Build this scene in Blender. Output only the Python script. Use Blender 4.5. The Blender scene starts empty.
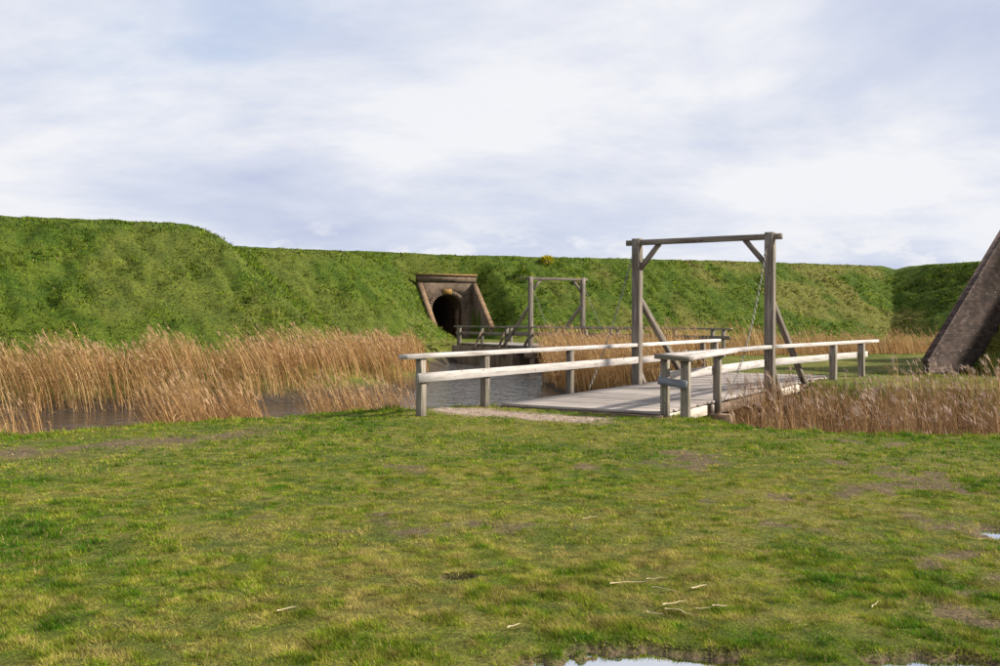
import bpy, math, random
import numpy as np
from mathutils import Vector, Matrix

random.seed(7)
rng = np.random.default_rng(11)
SC = bpy.context.scene
COL = SC.collection

# ------------------------------------------------------------------ camera
F_PX, HORIZON, EYE = 949.0, 319.5, 1.65          # pixels of a 1000 x 666 picture
cam_d = bpy.data.cameras.new('camera')
cam = bpy.data.objects.new('camera', cam_d)
COL.objects.link(cam)
cam_d.sensor_width = 36.0
cam_d.lens = F_PX / 1000.0 * 36.0
cam_d.clip_start = 0.1
cam_d.clip_end = 6000.0
cam.location = (0, 0, EYE)
cam.rotation_euler = (math.radians(90) - math.atan((333.0 - HORIZON) / F_PX), 0, 0)
SC.camera = cam

# ------------------------------------------------------------------ light
SUN_AZ, SUN_EL = math.radians(93), math.radians(35)   # azimuth from +Y towards +X
world = bpy.data.worlds.new('World')
SC.world = world
world.use_nodes = True
nt = world.node_tree
nt.nodes.clear()
def N(tree, typ, **kw):
    n = tree.nodes.new(typ)
    for k, v in kw.items():
        setattr(n, k, v)
    return n
def L(tree, a, b):
    tree.links.new(a, b)
def mathn(tree, op, a, b=None, clamp=False):
    n = N(tree, 'ShaderNodeMath', operation=op, use_clamp=clamp)
    for i, v in enumerate((a, b)):
        if v is None:
            continue
        if isinstance(v, (int, float)):
            n.inputs[i].default_value = v
        else:
            L(tree, v, n.inputs[i])
    return n.outputs[0]
def ramp(tree, fac, stops, interp='LINEAR'):
    n = N(tree, 'ShaderNodeValToRGB')
    n.color_ramp.interpolation = interp
    els = n.color_ramp.elements
    while len(els) < len(stops):
        els.new(0.5)
    for e, (p, c) in zip(els, stops):
        e.position = p
        e.color = (c, c, c, 1) if isinstance(c, (int, float)) else (*c, 1)
    L(tree, fac, n.inputs[0])
    return n.outputs[0]
def noise(tree, vec, scale, detail=4.0, rough=0.55, dist=0.0):
    n = N(tree, 'ShaderNodeTexNoise')
    n.inputs['Scale'].default_value = scale
    n.inputs['Detail'].default_value = detail
    n.inputs['Roughness'].default_value = rough
    n.inputs['Distortion'].default_value = dist
    if vec is not None:
        L(tree, vec, n.inputs['Vector'])
    return n.outputs['Fac']
def mixc(tree, fac, a, b, blend='MIX'):
    n = N(tree, 'ShaderNodeMix', data_type='RGBA', blend_type=blend)
    if isinstance(fac, (int, float)):
        n.inputs[0].default_value = fac
    else:
        L(tree, fac, n.inputs[0])
    for i, v in ((6, a), (7, b)):
        if isinstance(v, tuple):
            n.inputs[i].default_value = (*v, 1)
        else:
            L(tree, v, n.inputs[i])
    return n.outputs[2]

sky = N(nt, 'ShaderNodeTexSky', sky_type='NISHITA', sun_disc=False)
sky.sun_elevation = SUN_EL
sky.sun_rotation = SUN_AZ
tc = N(nt, 'ShaderNodeTexCoord')
sep = N(nt, 'ShaderNodeSeparateXYZ')
L(nt, tc.outputs['Generated'], sep.inputs[0])
zc = mathn(nt, 'ADD', mathn(nt, 'MAXIMUM', sep.outputs[2], 0.0), 0.24)
comb = N(nt, 'ShaderNodeCombineXYZ')
L(nt, mathn(nt, 'DIVIDE', sep.outputs[0], zc), comb.inputs[0])
L(nt, mathn(nt, 'DIVIDE', sep.outputs[1], zc), comb.inputs[1])
mp = N(nt, 'ShaderNodeMapping')
mp.inputs['Rotation'].default_value = (0, 0, math.radians(28))
mp.inputs['Scale'].default_value = (0.75, 1.0, 1.0)
mp.inputs['Location'].default_value = (11.15, -3.35, 0)
L(nt, comb.outputs[0], mp.inputs[0])
n_big = noise(nt, mp.outputs[0], 0.62, 7, 0.56, 0.35)
n_tone = noise(nt, mp.outputs[0], 1.0, 9, 0.60, 0.3)
cover = ramp(nt, n_big, [(0.34, 0.42), (0.47, 0.92), (0.58, 1.0)], 'EASE')
tone = ramp(nt, n_tone, [(0.33, (4.8, 5.3, 6.9)), (0.46, (6.0, 6.4, 7.5)), (0.58, (7.9, 7.95, 8.3))])
thick = ramp(nt, sep.outputs[2], [(0.06, 0.97), (0.22, 0.3), (0.32, 0.0)])   # seen edge-on the cloud sheet closes towards the horizon
cover = mathn(nt, 'MAXIMUM', cover, thick)
veil = mixc(nt, 0.65, sky.outputs[0], (4.6, 6.0, 8.6))      # thin high cirrus over the open blue
skycol = mixc(nt, cover, veil, tone)
# small bright cumulus puffs low over the horizon
sc3 = N(nt, 'ShaderNodeMapping')
sc3.inputs['Scale'].default_value = (7.0, 7.0, 15.0)
L(nt, tc.outputs['Generated'], sc3.inputs[0])
puff = noise(nt, sc3.outputs[0], 1.6, 6, 0.6)
low = ramp(nt, sep.outputs[2], [(0.0, 1.0), (0.075, 0.9), (0.11, 0.0)])
pm = mathn(nt, 'MULTIPLY', ramp(nt, puff, [(0.52, 0.0), (0.60, 0.8)]), low)
skycol = mixc(nt, pm, skycol, (8.0, 8.0, 8.2))
bg = N(nt, 'ShaderNodeBackground')
bg.inputs[1].default_value = 0.070
L(nt, skycol, bg.inputs[0])
wo = N(nt, 'ShaderNodeOutputWorld')
L(nt, bg.outputs[0], wo.inputs[0])

sun_d = bpy.data.lights.new('sun', 'SUN')
sun_d.energy = 5.0
sun_d.angle = math.radians(4.0)
sun_d.color = (1.0, 0.93, 0.82)
sun = bpy.data.objects.new('sun', sun_d)
COL.objects.link(sun)
sdir = Vector((math.sin(SUN_AZ) * math.cos(SUN_EL), math.cos(SUN_AZ) * math.cos(SUN_EL), math.sin(SUN_EL)))
sun.rotation_euler = sdir.to_track_quat('Z', 'Y').to_euler()
sun.location = sdir * 50

SC.render.engine = 'CYCLES'
vs = SC.view_settings
vs.view_transform = 'Standard'
vs.look = 'None'
vs.gamma = 1.0
vs.use_curve_mapping = False
vs.exposure = 0.70

# ------------------------------------------------------------------ numpy noise
_T = rng.random((256, 256))
def vnoise(x, y):
    xi = np.floor(x).astype(int); yi = np.floor(y).astype(int)
    fx = x - xi; fy = y - yi
    fx = fx * fx * (3 - 2 * fx); fy = fy * fy * (3 - 2 * fy)
    a = _T[xi % 256, yi % 256]; b = _T[(xi + 1) % 256, yi % 256]
    c = _T[xi % 256, (yi + 1) % 256]; d = _T[(xi + 1) % 256, (yi + 1) % 256]
    return (a * (1 - fx) + b * fx) * (1 - fy) + (c * (1 - fx) + d * fx) * fy
def fbm(x, y, s, o=4, off=0.0):
    v = np.zeros_like(x, dtype=float); a = 0.5; t = 0.0
    for i in range(o):
        v += a * vnoise(x * s + 17.3 * i + off, y * s + 41.7 * i - off)
        t += a; a *= 0.5; s *= 2.03
    return v / t
def sstep(a, b, x):
    t = np.clip((x - a) / (b - a), 0, 1)
    return t * t * (3 - 2 * t)
def smin(a, b, k):
    h = np.clip(0.5 + 0.5 * (b - a) / k, 0, 1)
    return b * (1 - h) + a * h - k * h * (1 - h)

def sdf(poly, x, y):
    """signed distance, positive inside"""
    P = np.array(poly, float); n = len(P)
    d2 = np.full(x.shape, 1e18); ins = np.zeros(x.shape, bool)
    for i in range(n):
        ax, ay = P[i]; bx, by = P[(i + 1) % n]
        ex, ey = bx - ax, by - ay
        wx, wy = x - ax, y - ay
        t = np.clip((wx * ex + wy * ey) / (ex * ex + ey * ey), 0, 1)
        d2 = np.minimum(d2, (wx - t * ex) ** 2 + (wy - t * ey) ** 2)
        c = (ay > y) != (by > y)
        if by != ay:
            ins ^= c & (x < ex * (y - ay) / (by - ay) + ax)
    d = np.sqrt(d2)
    return np.where(ins, d, -d)

# ------------------------------------------------------------------ bridge frames (metres, from the ground contact of the posts)
TH = 0.555
BU = np.array([math.sin(TH), math.cos(TH)])       # along the near bridge, away from the meadow
BV = np.array([math.cos(TH), -math.sin(TH)])      # across it, to the right
BL = np.array([3.52, 24.37]); BW = 3.41
BR = BL + BW * BV
B2U = np.array([-0.477, 0.879]); B2V = np.array([0.879, 0.477])
B2L = np.array([1.60, 49.6]); B2W = 3.25
B2R = B2L + B2W * B2V
Z2 = 0.25
# portal of the far tunnel
PP = np.array([-4.25, 76.6])
PA = np.array([0.36, -0.933])                     # outwards
PL = np.array([0.933, 0.36])                      # to the right seen from outside
PG = 0.15

WATER = -0.90
NEAR = [(-300, -300), (300, -300), (300, 10), (40, 12.5), (12, 13.9), (7.4, 14.1), (5.2, 14.5), (4.1, 15.0),
        (3.55, 16.2), (3.3, 17.6), (2.2, 18.6), (0.6, 19.0), (-0.9, 18.8), (-2.0, 18.2), (-5.1, 16.1), (-7.4, 14.0), (-14, 9.4),
        (-40, -6), (-300, -60)]
ISLE = [(5.0, 29.0), (5.9, 27.6), (7.6, 26.3), (9.2, 24.0), (11, 22.6), (15, 21.6), (40, 19), (75, 22), (70, 42), (34, 47.5), (21, 46.5),
        (13, 44.5), (9.5, 43.2), (6.6, 41.4), (4.2, 40.0), (3.2, 37.5), (3.6, 33)]
FORT = [(-300, -10), (-60, 6), (-30, 17.5), (-14.6, 26.6), (-11.6, 28.2), (-6.3, 31.6), (-4.6, 35.4), (-4.7, 42), (-4.9, 50),
        (-4.9, 55.5), (-3.9, 59.6), (-1.2, 59.3), (2.2, 54.0), (6, 57.5), (14, 61), (29, 67), (37, 66), (48, 52), (62, 50), (85, 44), (100, 20), (300, 10), (300, 2500), (-300, 2500)]

def dike(x, y, faces, top, k=0.9):
    h = None
    for (px, py, nx, ny, sl) in faces:
        n = math.hypot(nx, ny)
        f = ((x - px) * nx + (y - py) * ny) / n * sl
        h = f if h is None else smin(h, f, 0.2)
    return smin(h, top, k)

WB = np.array([12.62, 28.5]); WD = np.array([0.85, 0.53])    # brick wing wall on the island: base and run
WN = np.array([-0.53, 0.85])                                # behind the wall (to the left / away)

def wing_line(v):
    return np.interp(v, [-1.5, 0.0, 4.2, 7.5], [4.75, 4.3, 0.75, 0.15])

PUDDLES = [(0.68, 4.74, 0.46, 0.24), (2.20, 4.70, 0.30, 0.17), (4.32, 7.80, 0.38, 0.27), (-0.25, 6.35, 0.12, 0.07)]

def land_z(x, y):
    g = 0.06 * (fbm(x, y, 0.22, 3) - 0.5) + 0.05 * (fbm(x, y, 1.3, 3, 9.0) - 0.5)
    return -0.08 + g

def terrain(x, y):
    x = np.asarray(x, float); y = np.asarray(y, float)
    dn = sdf(NEAR, x, y); di = sdf(ISLE, x, y); df = sdf(FORT, x, y)
    wob = 0.5 * (fbm(x, y, 0.7, 3, 3.0) - 0.5)
    bank = lambda d, s: np.minimum(0, d + wob) * s
    base = land_z(x, y)
    near = base + np.maximum(bank(dn, 0.75), -1.6)
    isle = base + 0.06 + np.maximum(bank(di, 0.6), -1.6)
    fort = base + 0.2 + np.maximum(bank(df, 0.55), -1.8)
    # lift the meadow to the deck's near edge
    q = (x - BL[0]) * BU[0] + (y - BL[1]) * BU[1]; r = (x - BL[0]) * BV[0] + (y - BL[1]) * BV[1]
    ap = np.exp(-((q + 7.6) / 1.2) ** 2) * np.exp(-((r - 1.4) / 2.6) ** 2)
    near = near + ap * 0.03
    near = np.where((q > -6.9) & (q < 8) & (r > -0.1) & (r < 3.5), np.minimum(near, -0.42), near)
    isle = np.where((q > -6.9) & (q < 6.4) & (r > -0.1) & (r < 3.5), np.minimum(isle, -0.33), isle)
    for (px, py, rx, ry) in PUDDLES:
        e = ((x - px) / rx) ** 2 + ((y - py) / ry) ** 2 + 3.0 * (fbm(x, y, 6.5, 3, 2.0) - 0.5)
        near = near - 0.085 * (1 - sstep(0.5, 1.9, e))
    # ramparts
    lump = 0.16 * (fbm(x, y, 0.45, 3, 1.0) - 0.5) + 0.34 * (fbm(x * 1.0 + y * 0.5, y * 0.75, 1.3, 2, 5.0) - 0.5) + 0.34 * (fbm(x * 0.9 + y * 0.4, y * 0.8, 2.2, 2, 15.0) - 0.5)
    tv = 0.25 * (fbm(x, y, 0.05, 2, 7.0) - 0.5)
    # A: left bastion
    A = dike(x, y, [(-15.9, 29.9, -0.46, 0.88, 0.66), (-5.6, 36.1, -0.975, -0.16, 0.88)], 5.8 + tv, 1.2)
    # B: second bastion flank
    B = dike(x, y, [(-12.2, 54.6, -0.63, 0.79, 0.74), (-3.5, 66.3, -0.97, 0.24, 0.86)], 6.35 + tv, 1.0)
    # C: curtain with the tunnel, D: return on the right
    C = dike(x, y, [(35.0, 84.0, -0.385, 0.934, 0.66)], 7.05 + tv, 0.35)
    D = dike(x, y, [(35.6, 82.0, 0.91, 0.43, 0.62)], 7.0 + tv, 0.35)
    R = np.maximum(np.maximum(A, B), np.maximum(C, D))
    R = np.maximum(R, 0) + np.where(R > 0.15, lump * np.clip(R * 0.6, 0, 1) * (1 - 0.75 * sstep(-0.9, -0.1, R - np.where(y > 45, 6.6, 5.7))), 0)
    far = sstep(160, 420, np.hypot(x, y))
    fort = fort + R * (1 - far)
    # trench in front of the portal
    u = (x - PP[0]) * PL[0] + (y - PP[1]) * PL[1]; v = (x - PP[0]) * PA[0] + (y - PP[1]) * PA[1]
    wl = wing_line(v)
    w = (1 - sstep(2.3, 4.6, np.abs(u))) * sstep(-3.0, -0.6, v) * (1 - sstep(5.5, 9.5, v))
    fort = fort * (1 - w) + (wl + 0.0) * w
    cut = (np.abs(u) < 2.12) & (v > -0.45) & (v < 12)
    fort = np.where(cut, np.minimum(fort, PG), fort)
    # mound held by the wing wall on the island
    s = (x - WB[0]) * WD[0] + (y - WB[1]) * WD[1]; t = (x - WB[0]) * WN[0] + (y - WB[1]) * WN[1]
    mound = np.clip(0.0 + 1.02 * (s - 2.05) + 0.5 * (fbm(x, y, 0.9, 3) - 0.5), 0, 5.6) * sstep(-14, -9, t)
    mound = np.where(t < -0.2, mound, 0)
    mound2 = np.clip((s - 7.0) * 1.0, 0, 5.6) * ((t >= -0.2) & (t < 3.5))
    isle = isle + np.maximum(mound, mound2)
    return np.maximum(np.maximum(near, isle), np.maximum(fort, -1.62)), dn, di, df, R, u, v

# ------------------------------------------------------------------ mesh helpers
def mesh_arrays(name, V, faces_flat, sizes, smooth=False):
    me = bpy.data.meshes.new(name)
    V = np.ascontiguousarray(V, dtype=np.float32)
    me.vertices.add(len(V)); me.vertices.foreach_set('co', V.ravel())
    faces_flat = np.ascontiguousarray(faces_flat, dtype=np.int32)
    sizes = np.ascontiguousarray(sizes, dtype=np.int32)
    me.loops.add(len(faces_flat)); me.loops.foreach_set('vertex_index', faces_flat)
    me.polygons.add(len(sizes))
    starts = np.concatenate([[0], np.cumsum(sizes)[:-1]]).astype(np.int32)
    me.polygons.foreach_set('loop_start', starts)
    me.update(calc_edges=True)
    me.validate()
    if smooth:
        me.polygons.foreach_set('use_smooth', np.ones(len(me.polygons), bool))
    return me
def add_color(me, name, C):
    a = me.attributes.new(name, 'FLOAT_COLOR', 'POINT')
    C4 = np.ones((len(C), 4), np.float32); C4[:, :3] = C
    a.data.foreach_set('color', C4.ravel())
def link(name, me, mat, parent=None, world_mat=None, **props):
    o = bpy.data.objects.new(name, me)
    if mat is not None and me is not None:
        if len(me.materials) == 0:
            me.materials.append(mat)
    COL.objects.link(o)
    M = world_mat if world_mat is not None else Matrix.Identity(4)
    if parent is not None:
        o.parent = parent
        M = WORLD[parent.name].inverted() @ M
        o.matrix_basis = M
    else:
        o.matrix_basis = M
    WORLD[o.name] = (world_mat if world_mat is not None else Matrix.Identity(4)).copy()
    for k, v in props.items():
        o[k] = v
    return o
WORLD = {}
def thing(name, loc, **props):
    return link(name, None, None, None, Matrix.Translation(loc), **props)
def part(name, parent):
    """an Empty that groups the pieces of one part"""
    return link(name, None, None, parent, WORLD[parent.name].copy())

# ------------------------------------------------------------------ materials
def new_mat(name):
    m = bpy.data.materials.new(name)
    m.use_nodes = True
    t = m.node_tree
    t.nodes.clear()
    out = N(t, 'ShaderNodeOutputMaterial')
    b = N(t, 'ShaderNodeBsdfPrincipled')
    L(t, b.outputs[0], out.inputs[0])
    return m, t, b, out
def bump(t, b, h, strength, dist=0.01):
    n = N(t, 'ShaderNodeBump')
    n.inputs['Strength'].default_value = strength
    n.inputs['Distance'].default_value = dist
    L(t, h, n.inputs['Height'])
    L(t, n.outputs[0], b.inputs['Normal'])

def mat_wood(name, dark, mid, light, stain=0.5, moss=0.0):
    m, t, b, out = new_mat(name)
    tc = N(t, 'ShaderNodeTexCoord')
    oi = N(t, 'ShaderNodeObjectInfo')
    off = N(t, 'ShaderNodeVectorMath', operation='ADD')
    cb = N(t, 'ShaderNodeCombineXYZ')
    L(t, mathn(t, 'MULTIPLY', oi.outputs['Random'], 37.0), cb.inputs[0])
    L(t, mathn(t, 'MULTIPLY', oi.outputs['Random'], 11.0), cb.inputs[1])
    L(t, tc.outputs['Object'], off.inputs[0]); L(t, cb.outputs[0], off.inputs[1])
    mp = N(t, 'ShaderNodeMapping'); mp.inputs['Scale'].default_value = (1.3, 26, 26)
    L(t, off.outputs[0], mp.inputs[0])
    grain = noise(t, mp.outputs[0], 1.0, 6, 0.62, 0.4)
    mp2 = N(t, 'ShaderNodeMapping'); mp2.inputs['Scale'].default_value = (1.8, 5, 5)
    L(t, off.outputs[0], mp2.inputs[0])
    blot = noise(t, mp2.outputs[0], 1.0, 5, 0.6)
    c = ramp(t, grain, [(0.30, dark), (0.48, mid), (0.66, light)])
    c = mixc(t, mathn(t, 'MULTIPLY', ramp(t, blot, [(0.40, 0.0), (0.62, 1.0)]), stain), c, mid)
    # knots and dark fittings
    vo = N(t, 'ShaderNodeTexVoronoi'); vo.inputs['Scale'].default_value = 1.0
    mp3 = N(t, 'ShaderNodeMapping'); mp3.inputs['Scale'].default_value = (3.2, 9, 9)
    L(t, off.outputs[0], mp3.inputs[0]); L(t, mp3.outputs[0], vo.inputs['Vector'])
    kn = ramp(t, vo.outputs['Distance'], [(0.08, 1.0), (0.17, 0.0)])
    c = mixc(t, mathn(t, 'MULTIPLY', kn, 0.75), c, tuple(0.55 * v for v in dark))
    if moss > 0:
        ms = noise(t, off.outputs[0], 5.0, 5, 0.6)
        c = mixc(t, mathn(t, 'MULTIPLY', ramp(t, ms, [(0.5, 0.0), (0.62, 1.0)]), moss), c, (0.10, 0.11, 0.035))
    br = mathn(t, 'ADD', mathn(t, 'MULTIPLY', oi.outputs['Random'], 0.50), 0.74)
    mul = N(t, 'ShaderNodeVectorMath', operation='SCALE'); L(t, c, mul.inputs[0]); L(t, br, mul.inputs['Scale'])
    L(t, mul.outputs[0], b.inputs['Base Color'])
    b.inputs['Roughness'].default_value = 0.85
    b.inputs['Specular IOR Level'].default_value = 0.25
    bump(t, b, grain, 0.25, 0.008)
    return m

M_GREY = mat_wood('weathered_grey_timber', (0.056, 0.044, 0.034), (0.155, 0.128, 0.102), (0.31, 0.265, 0.22), 0.35, 0.12)
M_WHITE = mat_wood('weathered_whitewashed_timber', (0.20, 0.165, 0.135), (0.47, 0.43, 0.40), (0.60, 0.565, 0.54), 0.35, 0.10)
M_DECK = mat_wood('pinkish_grey_deck_timber', (0.12, 0.095, 0.080), (0.265, 0.228, 0.200), (0.40, 0.355, 0.325), 0.4)
M_OLD = mat_wood('brown_old_timber', (0.05, 0.035, 0.024), (0.16, 0.11, 0.075), (0.30, 0.22, 0.16), 0.4, 0.15)
M_CREAM = mat_wood('pale_cream_stringer_timber', (0.36, 0.29, 0.22), (0.56, 0.48, 0.39), (0.66, 0.60, 0.52), 0.5)
M_BLUEGREY = mat_wood('blue_grey_timber', (0.09, 0.095, 0.105), (0.17, 0.18, 0.205), (0.25, 0.265, 0.295), 0.5)
M_SIDEPOST = mat_wood('sidepost_timber', (0.070, 0.056, 0.042), (0.175, 0.148, 0.118), (0.32, 0.28, 0.235), 0.4, 0.25)

def mat_attr(name, transl=0.25, rough=0.6, noise_amt=0.0):
    m, t, b, out = new_mat(name)
    at = N(t, 'ShaderNodeAttribute', attribute_name='col')
    L(t, at.outputs['Color'], b.inputs['Base Color'])
    b.inputs['Roughness'].default_value = rough
    b.inputs['Specular IOR Level'].default_value = 0.08
    tr = N(t, 'ShaderNodeBsdfTranslucent')
    L(t, at.outputs['Color'], tr.inputs['Color'])
    mx = N(t, 'ShaderNodeMixShader'); mx.inputs[0].default_value = transl
    L(t, b.outputs[0], mx.inputs[1]); L(t, tr.outputs[0], mx.inputs[2])
    L(t, mx.outputs[0], out.inputs[0])
    return m
M_BLADE = mat_attr('grass_blade', 0.35, 0.75)
M_TUFT = mat_attr('rampart_turf_tuft', 0.2, 0.8)
_t = M_TUFT.node_tree
_at = N(_t, 'ShaderNodeAttribute', attribute_name='lay')          # matted turf lies with the slope it grows on
for _n in _t.nodes:
    if _n.type in ('BSDF_PRINCIPLED', 'BSDF_TRANSLUCENT'):
        L(_t, _at.outputs['Vector'], _n.inputs['Normal'])
M_REED = mat_attr('dry_reed', 0.2, 0.7)

def mat_ground():
    m, t, b, out = new_mat('turf_and_soil')
    at = N(t, 'ShaderNodeAttribute', attribute_name='col')
    geo = N(t, 'ShaderNodeNewGeometry')
    n1 = noise(t, geo.outputs['Position'], 9.0, 6, 0.65)
    n2 = noise(t, geo.outputs['Position'], 45.0, 6, 0.75)
    n0 = noise(t, geo.outputs['Position'], 2.4, 3, 0.6)
    k = mathn(t, 'MULTIPLY', ramp(t, n1, [(0.3, 0.5), (0.7, 1.4)]), ramp(t, n2, [(0.36, 0.25), (0.5, 0.9), (0.64, 1.6)]))
    mul = N(t, 'ShaderNodeVectorMath', operation='SCALE'); L(t, at.outputs['Color'], mul.inputs[0]); L(t, k, mul.inputs['Scale'])
    L(t, mul.outputs[0], b.inputs['Base Color'])
    b.inputs['Roughness'].default_value = 0.92
    b.inputs['Specular IOR Level'].default_value = 0.15
    bump(t, b, mathn(t, 'ADD', mathn(t, 'ADD', n1, mathn(t, 'MULTIPLY', n2, 0.4)), mathn(t, 'MULTIPLY', n0, 1.5)), 0.9, 0.06)
    return m
M_GROUND = mat_ground()

def mat_water(name, col, scale, strength, rough):
    m, t, b, out = new_mat(name)
    geo = N(t, 'ShaderNodeNewGeometry')
    mp = N(t, 'ShaderNodeMapping'); mp.inputs['Scale'].default_value = (0.75, 1.25, 1)
    mp.inputs['Rotation'].default_value = (0, 0, 0.25)
    L(t, geo.outputs['Position'], mp.inputs[0])
    n1 = noise(t, mp.outputs[0], scale, 3, 0.55, 0.6)
    n2 = noise(t, mp.outputs[0], scale * 3.1, 2, 0.5, 0.3)
    b.inputs['Base Color'].default_value = (*col, 1)
    b.inputs['Roughness'].default_value = rough
    b.inputs['IOR'].default_value = 1.5
    b.inputs['Specular IOR Level'].default_value = 0.5
    bump(t, b, mathn(t, 'ADD', n1, mathn(t, 'MULTIPLY', n2, 0.25)), strength, 0.09)
    return m
M_WATER = mat_water('rippled_moat_water', (0.045, 0.034, 0.026), 1.9, 1.0, 0.05)
M_PUDDLE = mat_water('puddle_water', (0.76, 0.78, 0.81), 3.0, 0.02, 0.03)
M_PUDDLE.node_tree.nodes['Principled BSDF'].inputs['Metallic'].default_value = 1.0

def mat_brick(name, c1, c2, mortar, lichen=0.0, lichen_col=(0.42, 0.24, 0.05), pale=0.0, scale=1.0):
    m, t, b, out = new_mat(name)
    tc = N(t, 'ShaderNodeTexCoord')
    sp = N(t, 'ShaderNodeSeparateXYZ'); L(t, tc.outputs['Object'], sp.inputs[0])
    cb = N(t, 'ShaderNodeCombineXYZ')
    L(t, mathn(t, 'ADD', sp.outputs[0], sp.outputs[1]), cb.inputs[0]); L(t, sp.outputs[2], cb.inputs[1])
    br = N(t, 'ShaderNodeTexBrick')
    br.inputs['Scale'].default_value = scale
    br.inputs['Brick Width'].default_value = 0.23
    br.inputs['Row Height'].default_value = 0.075
    br.inputs['Mortar Size'].default_value = 0.006
    br.inputs['Color1'].default_value = (*c1, 1); br.inputs['Color2'].default_value = (*c2, 1)
    br.inputs['Mortar'].default_value = (*mortar, 1)
    L(t, cb.outputs[0], br.inputs['Vector'])
    ns = noise(t, tc.outputs['Object'], 2.2, 6, 0.65)
    k = ramp(t, ns, [(0.3, 0.6), (0.7, 1.35)])
    mul = N(t, 'ShaderNodeVectorMath', operation='SCALE'); L(t, br.outputs['Color'], mul.inputs[0]); L(t, k, mul.inputs['Scale'])
    c = mul.outputs[0]
    if lichen > 0:
        ln = noise(t, tc.outputs['Object'], 7.0, 5, 0.7)
        c = mixc(t, mathn(t, 'MULTIPLY', ramp(t, ln, [(0.42, 0.0), (0.58, 1.0)]), lichen), c, lichen_col)
    if pale > 0:
        pn = noise(t, tc.outputs['Object'], 9.0, 5, 0.75)
        c = mixc(t, mathn(t, 'MULTIPLY', ramp(t, pn, [(0.62, 0.0), (0.68, 1.0)]), pale), c, (0.42, 0.39, 0.39))
    L(t, c, b.inputs['Base Color'])
    b.inputs['Roughness'].default_value = 0.9
    b.inputs['Specular IOR Level'].default_value = 0.2
    bump(t, b, mathn(t, 'ADD', mathn(t, 'MULTIPLY', br.outputs['Fac'], -1.0), ns), 0.6, 0.02)
    return m
M_BRICK = mat_brick('dark_brown_brick', (0.095, 0.070, 0.056), (0.165, 0.120, 0.092), (0.13, 0.115, 0.10), 0.12)
M_BRICK_COPING = mat_brick('lichened_coping_brick', (0.13, 0.08, 0.05), (0.19, 0.115, 0.06), (0.13, 0.11, 0.09), 0.55)
M_COPING_PALE = mat_brick('pinkish_coping_brick', (0.20, 0.135, 0.10), (0.15, 0.095, 0.065), (0.14, 0.115, 0.09), 0.3)
M_BRICK_PURPLE = mat_brick('purple_brown_brick', (0.044, 0.029, 0.025), (0.110, 0.074, 0.062), (0.042, 0.036, 0.032), 0.0, pale=0.9)
M_LICHEN = mat_brick('orange_lichen_stone', (0.26, 0.15, 0.04), (0.20, 0.11, 0.04), (0.14, 0.10, 0.06), 0.5)

def mat_metal():
    m, t, b, out = new_mat('galvanised_chain_steel')
    b.inputs['Base Color'].default_value = (0.20, 0.19, 0.18, 1)
    b.inputs['Metallic'].default_value = 0.6
    b.inputs['Roughness'].default_value = 0.55
    return m
M_STEEL = mat_metal()
def mat_plain(name, col, rough=0.8):
    m, t, b, out = new_mat(name)
    tc = N(t, 'ShaderNodeTexCoord')
    ns = noise(t, tc.outputs['Object'], 14.0, 5, 0.6)
    c = mixc(t, ns, tuple(0.6 * v for v in col), tuple(1.35 * v for v in col))
    L(t, c, b.inputs['Base Color']); b.inputs['Roughness'].default_value = rough
    return m
M_STRAW = mat_plain('pale_dry_straw', (0.50, 0.40, 0.24))

# ------------------------------------------------------------------ terrain mesh (one polar grid, cut into the pieces of land)
HALF = math.radians(46)
ang = np.concatenate([np.linspace(-HALF, HALF, 560), np.linspace(HALF, 2 * math.pi - HALF, 42)[1:]])
rad = np.concatenate([[0.25, 1.0, 2.0, 3.0], np.geomspace(3.6, 22, 120), np.geomspace(22, 52, 130)[1:], np.geomspace(52, 105, 150)[1:],
                      np.geomspace(105, 2400, 16)[1:]])
AA, RR = np.meshgrid(ang, rad)
GX = np.sin(AA) * RR; GY = np.cos(AA) * RR
GZ, DN, DI, DF, RP, PU, PV = terrain(GX, GY)

def lerp(a, b, t):
    return a * (1 - t[..., None]) + b * t[..., None]
C_ = lambda *v: np.array(v, float)
def dirt_mask(x, y):
    """bare trodden earth: in front of the deck and along the worn track"""
    q = (x - BL[0]) * BU[0] + (y - BL[1]) * BU[1]; r = (x - BL[0]) * BV[0] + (y - BL[1]) * BV[1]
    w = 0.9 * (fbm(x, y, 1.4, 3, 4.0) - 0.5)
    a = (1 - sstep(0.30, 0.75, np.abs(q + 7.75 + 0.1 * r) + w * 0.7)) * (1 - sstep(1.9, 2.6, np.abs(r - 0.75) + w))
    n = fbm(x, y, 0.9, 4, 6.0)
    wear = fbm(x, y, 0.16, 2, 12.0)
    f = (x + 1.2) * 0.10
    n = 0.6 * n + 0.4 * fbm(x, y, 3.0, 3, 16.0)
    b = sstep(0.575, 0.67, n + 0.25 * (wear - 0.5) + np.clip(f, -0.06, 0.025)) * 0.85
    # worn strip along the water's edge on the left, the muddy rims of the puddles
    c = np.exp(-((y - (12.5 + 0.85 * (x + 6.0))) / 0.95) ** 2) * (1 - sstep(-4.2, -2.6, x)) * sstep(0.30, 0.55, fbm(x, y, 1.5, 3, 8.0)) * 0.95
    p = np.zeros_like(x)
    for (px, py, rx, ry) in PUDDLES:
        e = ((x - px) / rx) ** 2 + ((y - py) / ry) ** 2 + 3.0 * (fbm(x, y, 6.5, 3, 2.0) - 0.5)
        p = np.maximum(p, 1 - sstep(1.1, 1.9, e))
    return np.clip(np.maximum(np.maximum(a, b), np.maximum(c, p)), 0, 1), a
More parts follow.
